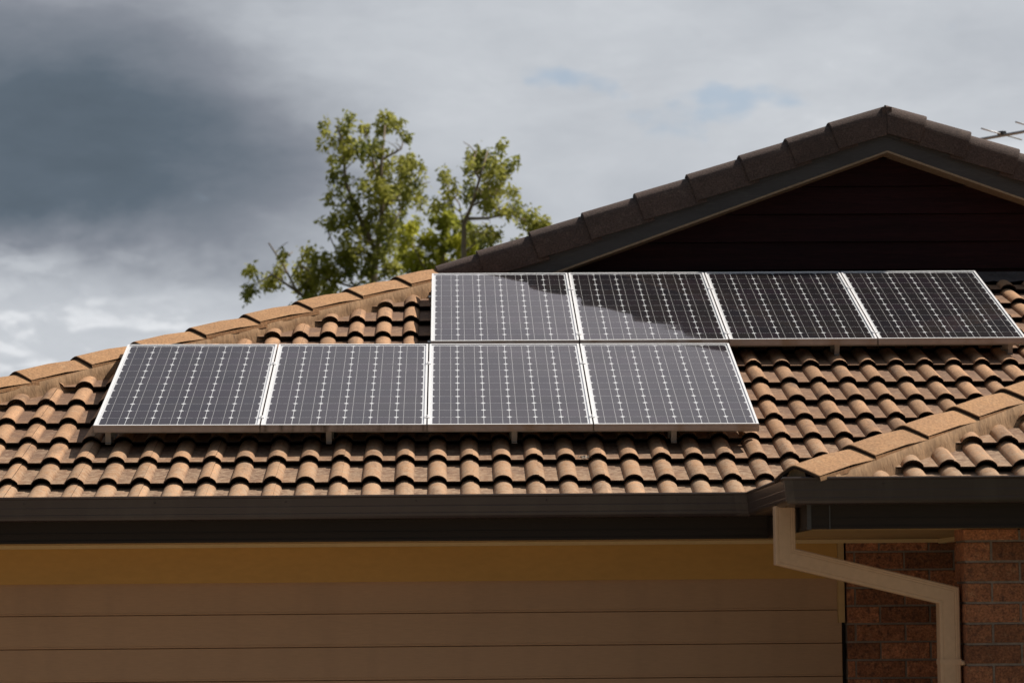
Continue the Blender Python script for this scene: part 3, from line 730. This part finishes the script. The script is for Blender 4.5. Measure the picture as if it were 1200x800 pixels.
# --- brickwork
BL, BH, BD, J = 0.230, 0.076, 0.110, 0.010
def brick_mesh(L_, D_):
    me = MB(); b = 0.003
    x0, x1, z0, z1 = 0, L_, 0, BH
    fr = [(x0+b, 0, z0+b), (x1-b, 0, z0+b), (x1-b, 0, z1-b), (x0+b, 0, z1-b)]
    md = [(x0, b, z0), (x1, b, z0), (x1, b, z1), (x0, b, z1)]
    bk = [(x0, D_, z0), (x1, D_, z0), (x1, D_, z1), (x0, D_, z1)]
    me.grid([fr, md, bk], 0, False, close=True); me.face(fr); me.face(bk[::-1])
    return recalc(me.mesh('brick', M['brick']))
B_FULL, B_HALF, B_HEAD = brick_mesh(BL, BD), brick_mesh(0.11, BD), brick_mesh(0.11, 0.23)
def brick_wall(name, Y, X0, X1, ztop, zjoint, xjoint, Dm, label, indiv, pier=False):
    """running bond; zjoint = a bed joint's height, xjoint = a perpend in the course just under it"""
    me = MB(); me.box(X0+(0.006 if pier else 0), Y+0.006, 0, X1, Y+Dm-(0.006 if pier else 0), ztop-0.004)
    wall = H('brick_wall', me.mesh(name, M['mortar']), label=label)
    rest = []
    k = -2
    while True:
        z1 = zjoint-0.005-0.086*k; z0 = z1-BH
        if z0 < 0: break
        if z0 > ztop-0.02: k += 1; continue
        xj = xjoint+(0 if k % 2 == 0 else 0.12)
        x = xj+0.005
        while x > X0+0.24: x -= 0.24
        first = x-J-0.0
        items = []
        if pier:
            if k % 2 == 0: items.append((X0, B_HEAD, 0.11)); x = X0+0.12
            else: items.append((X0, B_FULL, 0.23)); x = X0+0.24
            if k % 2: rest.append((B_FULL, Matrix.Translation((X0, Y+0.12, z0))))
        else:
            wcut = x-J-X0
            if wcut > 0.02: rest.append((B_FULL, Matrix.Translation((X0, Y, z0)) @ Matrix.Diagonal((wcut/BL, 1, 1, 1)))) if not indiv(X0, z0) else H('brick', B_FULL, wall, mat=Matrix.Translation((X0, Y, z0)) @ Matrix.Diagonal((wcut/BL, 1, 1, 1)))
        while x < X1-0.05:
            items.append((x, B_FULL, 0.23)); x += 0.24
        for (bx, m_, l_) in items:
            if z1 > ztop+0.0:      # cut course under the soffit
                sc = (ztop-z0)/BH
                mw = Matrix.Translation((bx, Y, z0)) @ Matrix.Diagonal((1, 1, sc, 1))
            else:
                mw = Matrix.Translation((bx+random.uniform(-.001, .001), Y+random.uniform(-.0012, .0012), z0+random.uniform(-.0006, .0006)))
            if indiv(bx, z0): H('brick', m_, wall, mat=mw)
            else: rest.append((m_, mw))
        k += 1
    bm = bmesh.new()
    for m_, mw in rest:
        n0 = len(bm.verts); bm.from_mesh(m_); bm.verts.ensure_lookup_table(); bmesh.ops.transform(bm, matrix=mw, verts=bm.verts[n0:])
    me = bpy.data.meshes.new('far_bricks'); bm.to_mesh(me); bm.free(); me.materials.append(M['brick'])
    H('far_bricks', me, wall, kind='stuff')
    return wall
brick_wall('porch_wall', 13.95, 1.905, 7.2, Z0+0.306, Z0+0.261, 2.185, 0.115, 'recessed brick wall beside the garage door', lambda x, z: x < 2.6 and z > Z0-0.45)
brick_wall('entry_pier', 12.2, 2.165, 7.2, Z0+0.32, Z0+0.2696, 2.285, 0.23, 'front brick pier under the projecting eave', lambda x, z: x < 2.75 and z > Z0-0.45, pier=True)

# --- downpipe
def offset_path(pts, o):
    out = []
    for i, p in enumerate(pts):
        p = Vector(p)
        def nrm(a, b): d = (Vector(b)-Vector(a)).normalized(); return Vector((-d.y, d.x))
        ns = []
        if i > 0: ns.append(nrm(pts[i-1], pts[i]))
        if i < len(pts)-1: ns.append(nrm(pts[i], pts[i+1]))
        if len(ns) == 1: out.append(p+ns[0]*o)
        else:
            m_ = (ns[0]+ns[1]).normalized(); out.append(p+m_*(o/m_.dot(ns[0])))
    return out
PX = [(1.420, Z0+0.425), (1.420, Z0+0.212), (2.108, Z0+0.044), (2.108, 0.05)]
W2 = 0.043
sec = [(-W2+0.004, 0), (-0.030, 0), (-0.0285, 0.0014), (-0.026, 0.0014), (-0.0245, 0), (0.0205, 0), (0.022, 0.0014), (0.0245, 0.0014), (0.026, 0), (0.031, 0), (0.032, 0.0014), (0.034, 0.0014), (0.035, 0), (W2-0.004, 0), (W2, 0.004), (W2, 0.086), (W2-0.004, 0.09), (-W2+0.004, 0.09), (-W2, 0.086), (-W2, 0.004)]
cols = [[(q.x, 12.255+dy, q.y) for q in offset_path(PX, o)] for o, dy in sec]
rows = [[cols[j][i] for j in range(len(sec))] for i in range(len(PX))]
me = MB(); me.grid(rows, 0, False, close=True)
dp = H('downpipe', recalc(me.mesh('downpipe', M['pipe'])), label='cream rectangular downpipe bending under the eave')
for z in (Z0-0.235, 0.6):
    me = MB(); me.box(2.108-W2-0.002, 12.2525, z-0.012, 2.108+W2+0.002, 12.347, z+0.012)
    me.tube([(2.150, 12.25, z-0.004), (2.168, 12.25, z-0.004)], 0.011, 8)
    H('pipe_clip', me.mesh('pipe_clip', M['pipe']), dp)

# ------------------------------------------------------------------ solar panels
PW, PL, FH = 0.8085, 1.58, 0.036
def panel_meshes():
    f = MB(); lip = 0.0105
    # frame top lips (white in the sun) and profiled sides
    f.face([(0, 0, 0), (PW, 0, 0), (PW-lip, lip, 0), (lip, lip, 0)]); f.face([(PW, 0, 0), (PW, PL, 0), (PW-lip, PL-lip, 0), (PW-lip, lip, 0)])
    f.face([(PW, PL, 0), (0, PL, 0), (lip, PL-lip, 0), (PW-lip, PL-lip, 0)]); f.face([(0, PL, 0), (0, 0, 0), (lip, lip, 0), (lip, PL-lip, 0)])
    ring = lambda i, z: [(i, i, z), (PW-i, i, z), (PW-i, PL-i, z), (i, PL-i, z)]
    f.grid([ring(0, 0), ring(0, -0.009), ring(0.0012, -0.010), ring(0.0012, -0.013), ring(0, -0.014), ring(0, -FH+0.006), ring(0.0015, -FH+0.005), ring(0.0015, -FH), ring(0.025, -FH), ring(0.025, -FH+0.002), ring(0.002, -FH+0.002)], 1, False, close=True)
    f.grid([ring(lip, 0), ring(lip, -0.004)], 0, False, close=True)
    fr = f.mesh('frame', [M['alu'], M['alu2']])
    b = MB(); b.face([(0.009, 0.009, -0.0062), (PW-0.009, 0.009, -0.0062), (PW-0.009, PL-0.009, -0.0062), (0.009, PL-0.009, -0.0062)])
    b.face([(0.009, 0.009, -0.0075), (0.009, PL-0.009, -0.0075), (PW-0.009, PL-0.009, -0.0075), (PW-0.009, 0.009, -0.0075)])
    bk = b.mesh('backsheet', M['backsheet'])
    g = MB(); g.face([(lip, lip, -0.0022), (PW-lip, lip, -0.0022), (PW-lip, PL-lip, -0.0022), (lip, PL-lip, -0.0022)])
    gl = g.mesh('glass', M['glass'])
    c = MB(); s = 0.125; ch = 0.012
    c.face([(ch, 0, 0), (s-ch, 0, 0), (s, ch, 0), (s, s-ch, 0), (s-ch, s, 0), (ch, s, 0), (0, s-ch, 0), (0, ch, 0)], 0)
    for bx in (s*0.27, s*0.73):
        c.face([(bx-0.0011, 0.0, 0.0003), (bx+0.0011, 0.0, 0.0003), (bx+0.0011, s, 0.0003), (bx-0.0011, s, 0.0003)], 1)
    ce = c.mesh('solar_cell', [M['cell'], M['silver']])
    return fr, bk, gl, ce
FR, BK, GLS, CE = panel_meshes()
FRG = FR.copy(); FRG.materials[1] = M['alu3']
def solar_panel(mw, label, fr=None):
    p = empty('solar_panel', label=label, cat='solar panel', group='solar panels on the tiled roof')
    p.matrix_world = mw
    link('frame', fr or FR, p); link('backsheet', BK, p); link('glass', GLS, p)
    gap = 0.0028; mx = (PW-6*0.125-5*gap)/2; my = (PL-12*0.125-11*gap)/2
    for i in range(6):
        for j in range(12):
            link('solar_cell', CE, p, mat=Matrix.Translation((mx+i*(0.125+gap), my+j*(0.125+gap), -0.0058)))
    return p
th1, th2 = 0.343437, 0.349
sk1 = -0.003894
o1 = Vector((-1.7371, 14.1951, Z0+0.9097))
ex1 = Vector((math.cos(sk1), 0, math.sin(sk1))); s1 = Vector((0, math.cos(th1), math.sin(th1)))
n1 = ex1.cross(s1).normalized(); s1 = n1.cross(ex1)
s1r = Vector((0, math.cos(th1), math.sin(th1)))
o2 = o1+Vector((1, 0, 0))*1.6407+s1r*(1.58+0.0248)+Vector((0, -math.sin(th1), math.cos(th1)))*0.0031
o2.z += -1.6407*0.0
ex2 = Vector((1, 0, -0.0004)).normalized(); s2 = Vector((0, math.cos(th2), math.sin(th2)))
n2 = ex2.cross(s2).normalized(); s2 = n2.cross(ex2)
low = ['first solar panel of the lower row, at the left end over the tiles', 'second solar panel of the lower row, with dark grime on its front edge',
       'third solar panel of the lower row, directly under the bright upper one', 'last solar panel of the lower row, its right side against bare tiles']
upl = ['leftmost panel of the upper row, mostly reflecting pale sky', 'second panel of the upper row, half reflecting the dark gable',
       'third panel of the upper row, all dark beneath the gable', 'rightmost panel of the upper row, dark and touching bare tiles at right']
for k in range(4):
    solar_panel(frame(o1+ex1*(0.81586*k+0.0035), ex1, s1), low[k], FRG if k == 1 else None)
for k in range(4):
    m = frame(o2+ex2*(0.8131*k+0.003), ex2, s2) @ Matrix.Diagonal((0.9965, 1, 1, 1))
    solar_panel(m, upl[k])
# mounting rails, feet and clamps
def rack(o, ex, s, n, pitch, feet, label, rails=(0.13, 1.16)):
    r = empty('mounting_rack', label=label, cat='panel mount', group='rails that carry the solar panels')
    r.matrix_world = frame(o, ex, s)
    for y in rails:
        b = MB(); b.box(-0.015, y-0.02, -FH-0.036, pitch*4+0.01, y+0.02, -FH-0.001)
        b.build('rail', M['galv'], r)
    for fx in feet:
        for y in (0.028, rails[0], rails[1]):
            b = MB()
            if y < 0.1:
                b.box(fx-0.0135, y, -FH-0.062, fx+0.0135, y+0.005, -FH-0.0005); b.box(fx-0.0135, y-0.012, -FH-0.0665, fx+0.0135, rails[0], -FH-0.062)
            else:
                b.box(fx-0.02, y+0.021, -FH-0.075, fx+0.02, y+0.027, -FH-0.01); b.box(fx-0.02, y+0.021, -FH-0.08, fx+0.02, y+0.09, -FH-0.075)
            b.build('foot', M['galv'], r)
    for k in range(1, 4):
        for y in rails:
            b = MB(); b.box(k*pitch-0.013, y-0.017, 0.0006, k*pitch+0.013, y+0.017, 0.004); b.tube([(k*pitch, y, 0.004), (k*pitch, y, 0.010)], 0.006, 6)
            b.box(k*pitch-0.0022, y-0.015, -FH, k*pitch+0.0022, y+0.015, 0.0006)
            b.build('clamp', M['alu'], r)
    return r
rack(o1, ex1, s1, n1, 0.81586, (0.07, 1.15, 2.06, 2.845), 'grey rails and feet under the lower row of panels')
rack(o2, ex2, s2, n2, 0.8131, (0.45, 2.22, 3.17), 'grey rails and feet under the upper row of panels')

# crumbs of pale mortar lying in one tile trough, and a weed by the lower hip
def crumbs():
    rr = random.Random(11); me = MB()
    base = Vector((0.0, EY, EZ))+US*(0.15+G*-1)
    for i in range(16):
        x = 0.665+rr.uniform(-0.036, 0.036); s = rr.uniform(0.01, 0.07); rdi = rr.uniform(0.004, 0.011)
        c = Vector((x, base.y, base.z))+US*s+UN*(TH*(1-s/G)+rdi*0.3)
        top = [c+UX*math.cos(a)*rdi*rr.uniform(.6, 1.2)+US*math.sin(a)*rdi*rr.uniform(.6, 1.2) for a in [k*math.pi/3 for k in range(6)]]
        for k in range(6): me.face([top[k], top[(k+1) % 6], c+UN*rdi*rr.uniform(.5, .9)])
    H('mortar_crumbs', me.mesh('mortar_crumbs', M['patch']), main_roof, kind='stuff')
crumbs()
def weed():
    rr = random.Random(2); me = MB(); p = Vector((2.545, 12.86, zw(12.86)+0.035))
    t = empty('weed_tuft', p, label='small dark weed tuft rooted beside the lower hip tiles at right', cat='weed')
    for i in range(60):
        d = Vector((rr.gauss(0, .5), rr.gauss(0, .5), rr.uniform(.3, 1))).normalized(); a = Vector((rr.gauss(0, .008), rr.gauss(0, .008), 0)); L_ = rr.uniform(.02, .055)
        w = d.cross(Vector((rr.gauss(0, 1), rr.gauss(0, 1), rr.gauss(0, 1)))).normalized()*0.0022
        me.face([a-w, a+w, a+d*L_+Vector((0, 0, -.01))])
    link('leaves', me.mesh('leaves', M['weed']), t)
weed()

# ------------------------------------------------------------------ antenna
ant = empty('tv_antenna', (5.35, 23.6, Z0+1.98), label='thin metal television antenna poking out behind the gable', cat='antenna')
def A(name, me): 
    o = link(name, me, ant); o.matrix_local = Matrix.Translation((-5.35, -23.6, -(Z0+1.98))); return o
e1 = Vector((4.654, 24.0, Z0+3.919)); bd = Vector((44, -59, 0)).normalized(); ed = Vector((57.5, 75, 0)).normalized()
tip = e1-bd*0.55
mb = MB(); end = e1+bd*1.5
tip = e1-bd*0.42
mb.tube([tip, end], 0.014, 6); A('boom', mb.mesh('boom', M['antenna']))
for k in range(-1, 4):
    c0 = e1+bd*(0.385*k); L_ = 0.37+0.012*k
    mb = MB(); mb.tube([c0-ed*L_+Vector((0, 0, 0.012)), c0+ed*L_+Vector((0, 0, 0.012))], 0.0065, 6); A('element', mb.mesh('element', M['antenna']))
    mb = MB(); mb.box(-0.03, -0.022, 0.006, 0.03, 0.022, 0.035)
    o = A('element_clamp', mb.mesh('element_clamp', M['black'])); o.matrix_local = Matrix.Translation(c0-Vector((5.35, 23.6, Z0+1.98))) @ Matrix.Rotation(math.atan2(bd.y, bd.x), 4, 'Z')
mpos = e1+bd*1.2
mb = MB(); mb.tube([(mpos.x, mpos.y, Z0+1.6), (mpos.x, mpos.y, Z0+4.02)], 0.018, 8); A('mast', mb.mesh('mast', M['antenna']))
mb = MB(); mb.tube([(mpos.x, mpos.y, Z0+2.75), (mpos.x-0.5, mpos.y, Z0+2.1)], 0.012, 6); mb.tube([(mpos.x, mpos.y, Z0+2.75), (mpos.x, mpos.y+0.5, Z0+1.85)], 0.012, 6); A('stay', mb.mesh('stay', M['antenna']))

# ------------------------------------------------------------------ trees
GUM= [(-0.9, 9.12, 0.19), (-1.41, 9.14, 0.08), (-1.21, 9.03, 0.06), (-0.71, 9.05, 0.12), (-0.63, 8.84, 0.1), (-1.77, 9.02, 0.08), (-1.75, 8.76, 0.12), (-1.5, 8.93, 0.14), (-1.46, 8.64, 0.19), (-1.62, 8.47, 0.14), (-1.54, 8.22, 0.14), (-1.21, 8.64, 0.14), (-1.04, 8.72, 0.16), (-0.96, 8.47, 0.21), (-0.63, 8.51, 0.19), (-0.5, 8.25, 0.19), (-0.38, 8.13, 0.1), (-0.8, 8.17, 0.21), (-0.59, 7.92, 0.16), (-0.42, 7.92, 0.08), (-1.0, 8.05, 0.23), (-1.21, 8.13, 0.12), (-1.67, 7.97, 0.12), (-1.42, 7.84, 0.19), (-1.54, 7.63, 0.19), (-1.75, 7.59, 0.12), (-1.21, 7.55, 0.21), (-0.96, 7.71, 0.21), (-0.71, 7.75, 0.1), (-0.88, 7.34, 0.25), (-1.05, 7.05, 0.25), (-0.8, 7.0, 0.16), (-1.42, 7.26, 0.25), (-1.5, 7.01, 0.21), (-1.79, 7.05, 0.21), (-2.04, 7.13, 0.14), (-1.92, 6.8, 0.21), (-2.16, 6.89, 0.16), (-1.71, 6.76, 0.21), (-2.04, 6.64, 0.16), (-2.45, 7.01, 0.1), (-2.52, 6.8, 0.14), (-2.66, 6.76, 0.1), (-2.83, 6.93, 0.12), (-2.83, 6.68, 0.12), (-2.91, 6.52, 0.07), (-2.39, 7.14, 0.06), (-1.63, 6.34, 0.29), (-1.13, 6.51, 0.29), (-2.04, 6.18, 0.33), (-1.3, 5.92, 0.37), (-0.72, 6.34, 0.29)]
GUM_B= [[(-1.14, 5.34), (-1.11, 6.34), (-1.05, 7.0), (-0.95, 7.75), (-0.96, 8.42), (-0.9, 9.05)], [(-1.03, 7.17), (-1.29, 7.71), (-1.48, 8.22), (-1.52, 8.8), (-1.62, 9.06)], [(-0.96, 7.84), (-0.63, 8.05), (-0.42, 8.17)], [(-0.98, 8.13), (-1.08, 8.55), (-1.21, 9.01)], [(-1.11, 6.34), (-1.46, 6.84), (-1.75, 7.51)], [(-1.22, 6.09), (-1.92, 6.43), (-2.19, 6.62), (-2.39, 7.01), (-2.6, 7.33)], [(-2.19, 6.62), (-2.54, 6.85), (-2.87, 6.64)], [(-0.94, 8.55), (-0.67, 8.72), (-0.63, 8.88)], [(-1.09, 6.59), (-1.92, 6.84), (-2.12, 7.01)], [(-1.01, 7.34), (-0.76, 7.63), (-0.63, 7.92)]]
SEC= [(0.41, 8.07, 0.13), (0.71, 8.03, 0.11), (0.52, 7.88, 0.17), (0.33, 7.88, 0.09), (0.82, 7.77, 0.13), (0.63, 7.65, 0.19), (0.86, 7.54, 0.11), (0.63, 7.39, 0.19), (0.44, 7.5, 0.13), (0.78, 7.24, 0.09), (0.52, 7.31, 0.11), (-0.06, 7.66, 0.09), (0.03, 7.51, 0.11), (-0.01, 7.39, 0.07), (0.22, 7.47, 0.09), (0.33, 7.62, 0.07), (0.29, 7.77, 0.07), (-0.12, 7.28, 0.07), (0.89, 7.27, 0.09), (1.04, 7.23, 0.15), (1.15, 7.08, 0.13), (1.27, 7.03, 0.06), (1.12, 7.01, 0.09), (0.48, 7.01, 0.15), (0.63, 6.9, 0.13), (0.51, 6.82, 0.11), (0.93, 6.86, 0.07), (0.33, 6.97, 0.07), (0.62, 6.44, 0.22), (1.0, 6.52, 0.22), (0.77, 6.14, 0.3)]
SEC_B= [[(0.2, 5.02), (0.21, 6.45), (0.22, 7.05), (0.33, 7.33), (0.43, 7.65), (0.54, 8.03)], [(0.21, 7.01), (0.16, 7.31), (-0.04, 7.62)], [(0.33, 7.3), (0.63, 7.43), (0.82, 7.77)], [(0.25, 7.13), (0.52, 7.12), (0.82, 7.2), (1.19, 7.08)], [(0.21, 6.67), (0.48, 6.9), (0.63, 6.93)], [(0.43, 7.65), (0.33, 7.84), (0.39, 8.07)]]
BUSH= [(-0.06, 8.16, 0.23), (0.17, 7.98, 0.27), (0.26, 7.7, 0.25), (-0.2, 7.75, 0.2), (-0.06, 7.52, 0.23), (-0.42, 7.52, 0.23), (-0.65, 7.98, 0.2), (-0.47, 8.16, 0.11), (-0.65, 7.75, 0.16), (-0.7, 7.48, 0.18), (0.3, 7.52, 0.18), (-0.33, 7.89, 0.16), (-0.34, 7.11, 0.32), (0.12, 7.06, 0.32), (-0.61, 6.75, 0.32)]
BUSH_B= [[(-0.16, 5.66), (-0.15, 7.02), (-0.06, 7.66), (0.03, 8.11)], [(-0.15, 7.02), (-0.51, 7.66), (-0.63, 8.03)], [(-0.08, 7.47), (0.26, 7.75)]]

GUM += [(-1.2, 5.3, 0.45), (-1.8, 5.5, 0.4), (-0.6, 5.6, 0.4), (-1.0, 4.6, 0.4), (-1.6, 4.7, 0.35)]
SEC += [(0.3, 5.5, 0.4), (0.8, 5.3, 0.35), (-0.2, 5.2, 0.35), (0.3, 4.7, 0.35)]
BUSH += [(-0.4, 6.2, 0.45), (0.2, 6.1, 0.45), (-0.1, 5.4, 0.5), (-0.6, 5.3, 0.4), (0.4, 5.2, 0.4), (0, 4.5, 0.45)]
def tree(name, Y, blobs, branches, label, cat, c1, c2, leaf=(0.085, 0.019), dens=1.0, seed=1, trunk_r=0.09, thick=(1.0,)):
    rnd = random.Random(seed)
    t = empty(name, (branches[0][0][0], Y, 0), label=label, cat=cat)
    off = Matrix.Translation((-branches[0][0][0], -Y, 0))
    rz = lambda: rnd.uniform(-0.25, 0.25)
    mb = MB()
    x0, z0 = branches[0][0]
    pts = [(x0-0.1, Y, 0), (x0+0.05, Y+.05, z0*0.5)]+[(x, Y+rz()*0.4, z) for x, z in branches[0]]
    nn = len(pts); mb.tube(pts, [trunk_r*(1-0.86*i/(nn-1)) for i in range(nn)], 8)
    o = link('trunk', mb.mesh('trunk', M['bark']), t); o.matrix_local = off
    for br in branches[1:]:
        mb = MB(); yy = [Y+rz()*(0.3+1.2*i/len(br)) for i in range(len(br))]; yy[0] = Y
        r0 = trunk_r*(0.42 if len(br) > 3 else 0.26)
        mb.tube([(x, y, z) for (x, z), y in zip(br, yy)], [max(0.008, r0*(1-0.75*i/(len(br)-1))) for i in range(len(br))], 6)
        # side twigs
        for i in range(len(br)-1):
            for q in range(3):
                f = rnd.random(); a = Vector((br[i][0], yy[i], br[i][1])).lerp(Vector((br[i+1][0], yy[i+1], br[i+1][1])), f)
                e = a+Vector((rnd.uniform(-.25, .25), rnd.uniform(-.25, .25), rnd.uniform(-0.02, .22)))
                mb.tube([a, (a+e)/2+Vector((0, 0, .02)), e], [0.009, 0.007, 0.004], 4)
        o = link('branch', mb.mesh('branch', M['bark']), t); o.matrix_local = off
    # foliage: drooping leaves in ragged clumps
    V = []; F = []; tint = []
    flat = [(x, z) for b in branches for x, z in b]
    for bx, bz, r in blobs:
        by = Y+rnd.uniform(-0.5, 0.5)
        ncl = max(4, int((r/0.1)**2*4.8*dens))
        bt = rnd.uniform(0, 0.45)
        for q in range(ncl):
            while True:
                d = Vector((rnd.uniform(-1, 1), rnd.uniform(-1, 1), rnd.uniform(-1, 1)))
                if 0.15 < d.length < 1.05: break
            cx, cy, cz = bx+d.x*r*0.9, by+d.y*max(r, .15)*1.2, bz+d.z*r*0.95
            ct = bt+rnd.uniform(0, 0.5)+0.1*d.z
            for l in range(rnd.randint(14, 22)):
                ln = leaf[0]*rnd.uniform(0.65, 1.25); w = leaf[1]*rnd.uniform(0.8, 1.25)
                p = Vector((cx+rnd.gauss(0, .030), cy+rnd.gauss(0, .04), cz+rnd.gauss(0, .045)))
                dr = Vector((rnd.gauss(0, .7), rnd.gauss(0, .7), rnd.gauss(-0.55, .55))).normalized()
                sd = dr.cross(Vector((rnd.gauss(0, 1), rnd.gauss(0, 1), rnd.gauss(0, 1)))).normalized()
                up = sd.cross(dr)
                i0 = len(V)
                V += [p, p+dr*ln*0.45+sd*w+up*0.006, p+dr*ln, p+dr*ln*0.45-sd*w+up*0.006]
                F.append((i0, i0+1, i0+2, i0+3)); tv = min(1, max(0, ct+rnd.uniform(-.15, .15))); tint += [tv]*4
    me = bpy.data.meshes.new('crown'); me.from_pydata([tuple(v) for v in V], [], F); me.materials.append(leaf_mat(name+'_leaf', c1, c2))
    a = me.attributes.new('tint', 'FLOAT', 'POINT'); a.data.foreach_set('value', tint)
    o = link('crown', me, t); o.matrix_local = off
    print(name, len(F))
    return t
tree('gum_tree', 42, GUM, GUM_B, 'tallest green gum tree behind the roof, with a bare tipped branch at left', 'tree', (0.085, 0.112, 0.016), (0.45, 0.42, 0.055), seed=4)
tree('gum_tree', 38, SEC, SEC_B, 'slender green tree whose sprays lean right over the dark verge tiles', 'tree', (0.08, 0.105, 0.016), (0.43, 0.40, 0.05), seed=9, trunk_r=0.06, leaf=(0.080, 0.018))
tree('bushy_tree', 46, BUSH, BUSH_B, 'low dense yellow green tree between the two taller ones', 'tree', (0.14, 0.165, 0.015), (0.52, 0.50, 0.03), seed=15, leaf=(0.095, 0.024), dens=1.0, trunk_r=0.08)
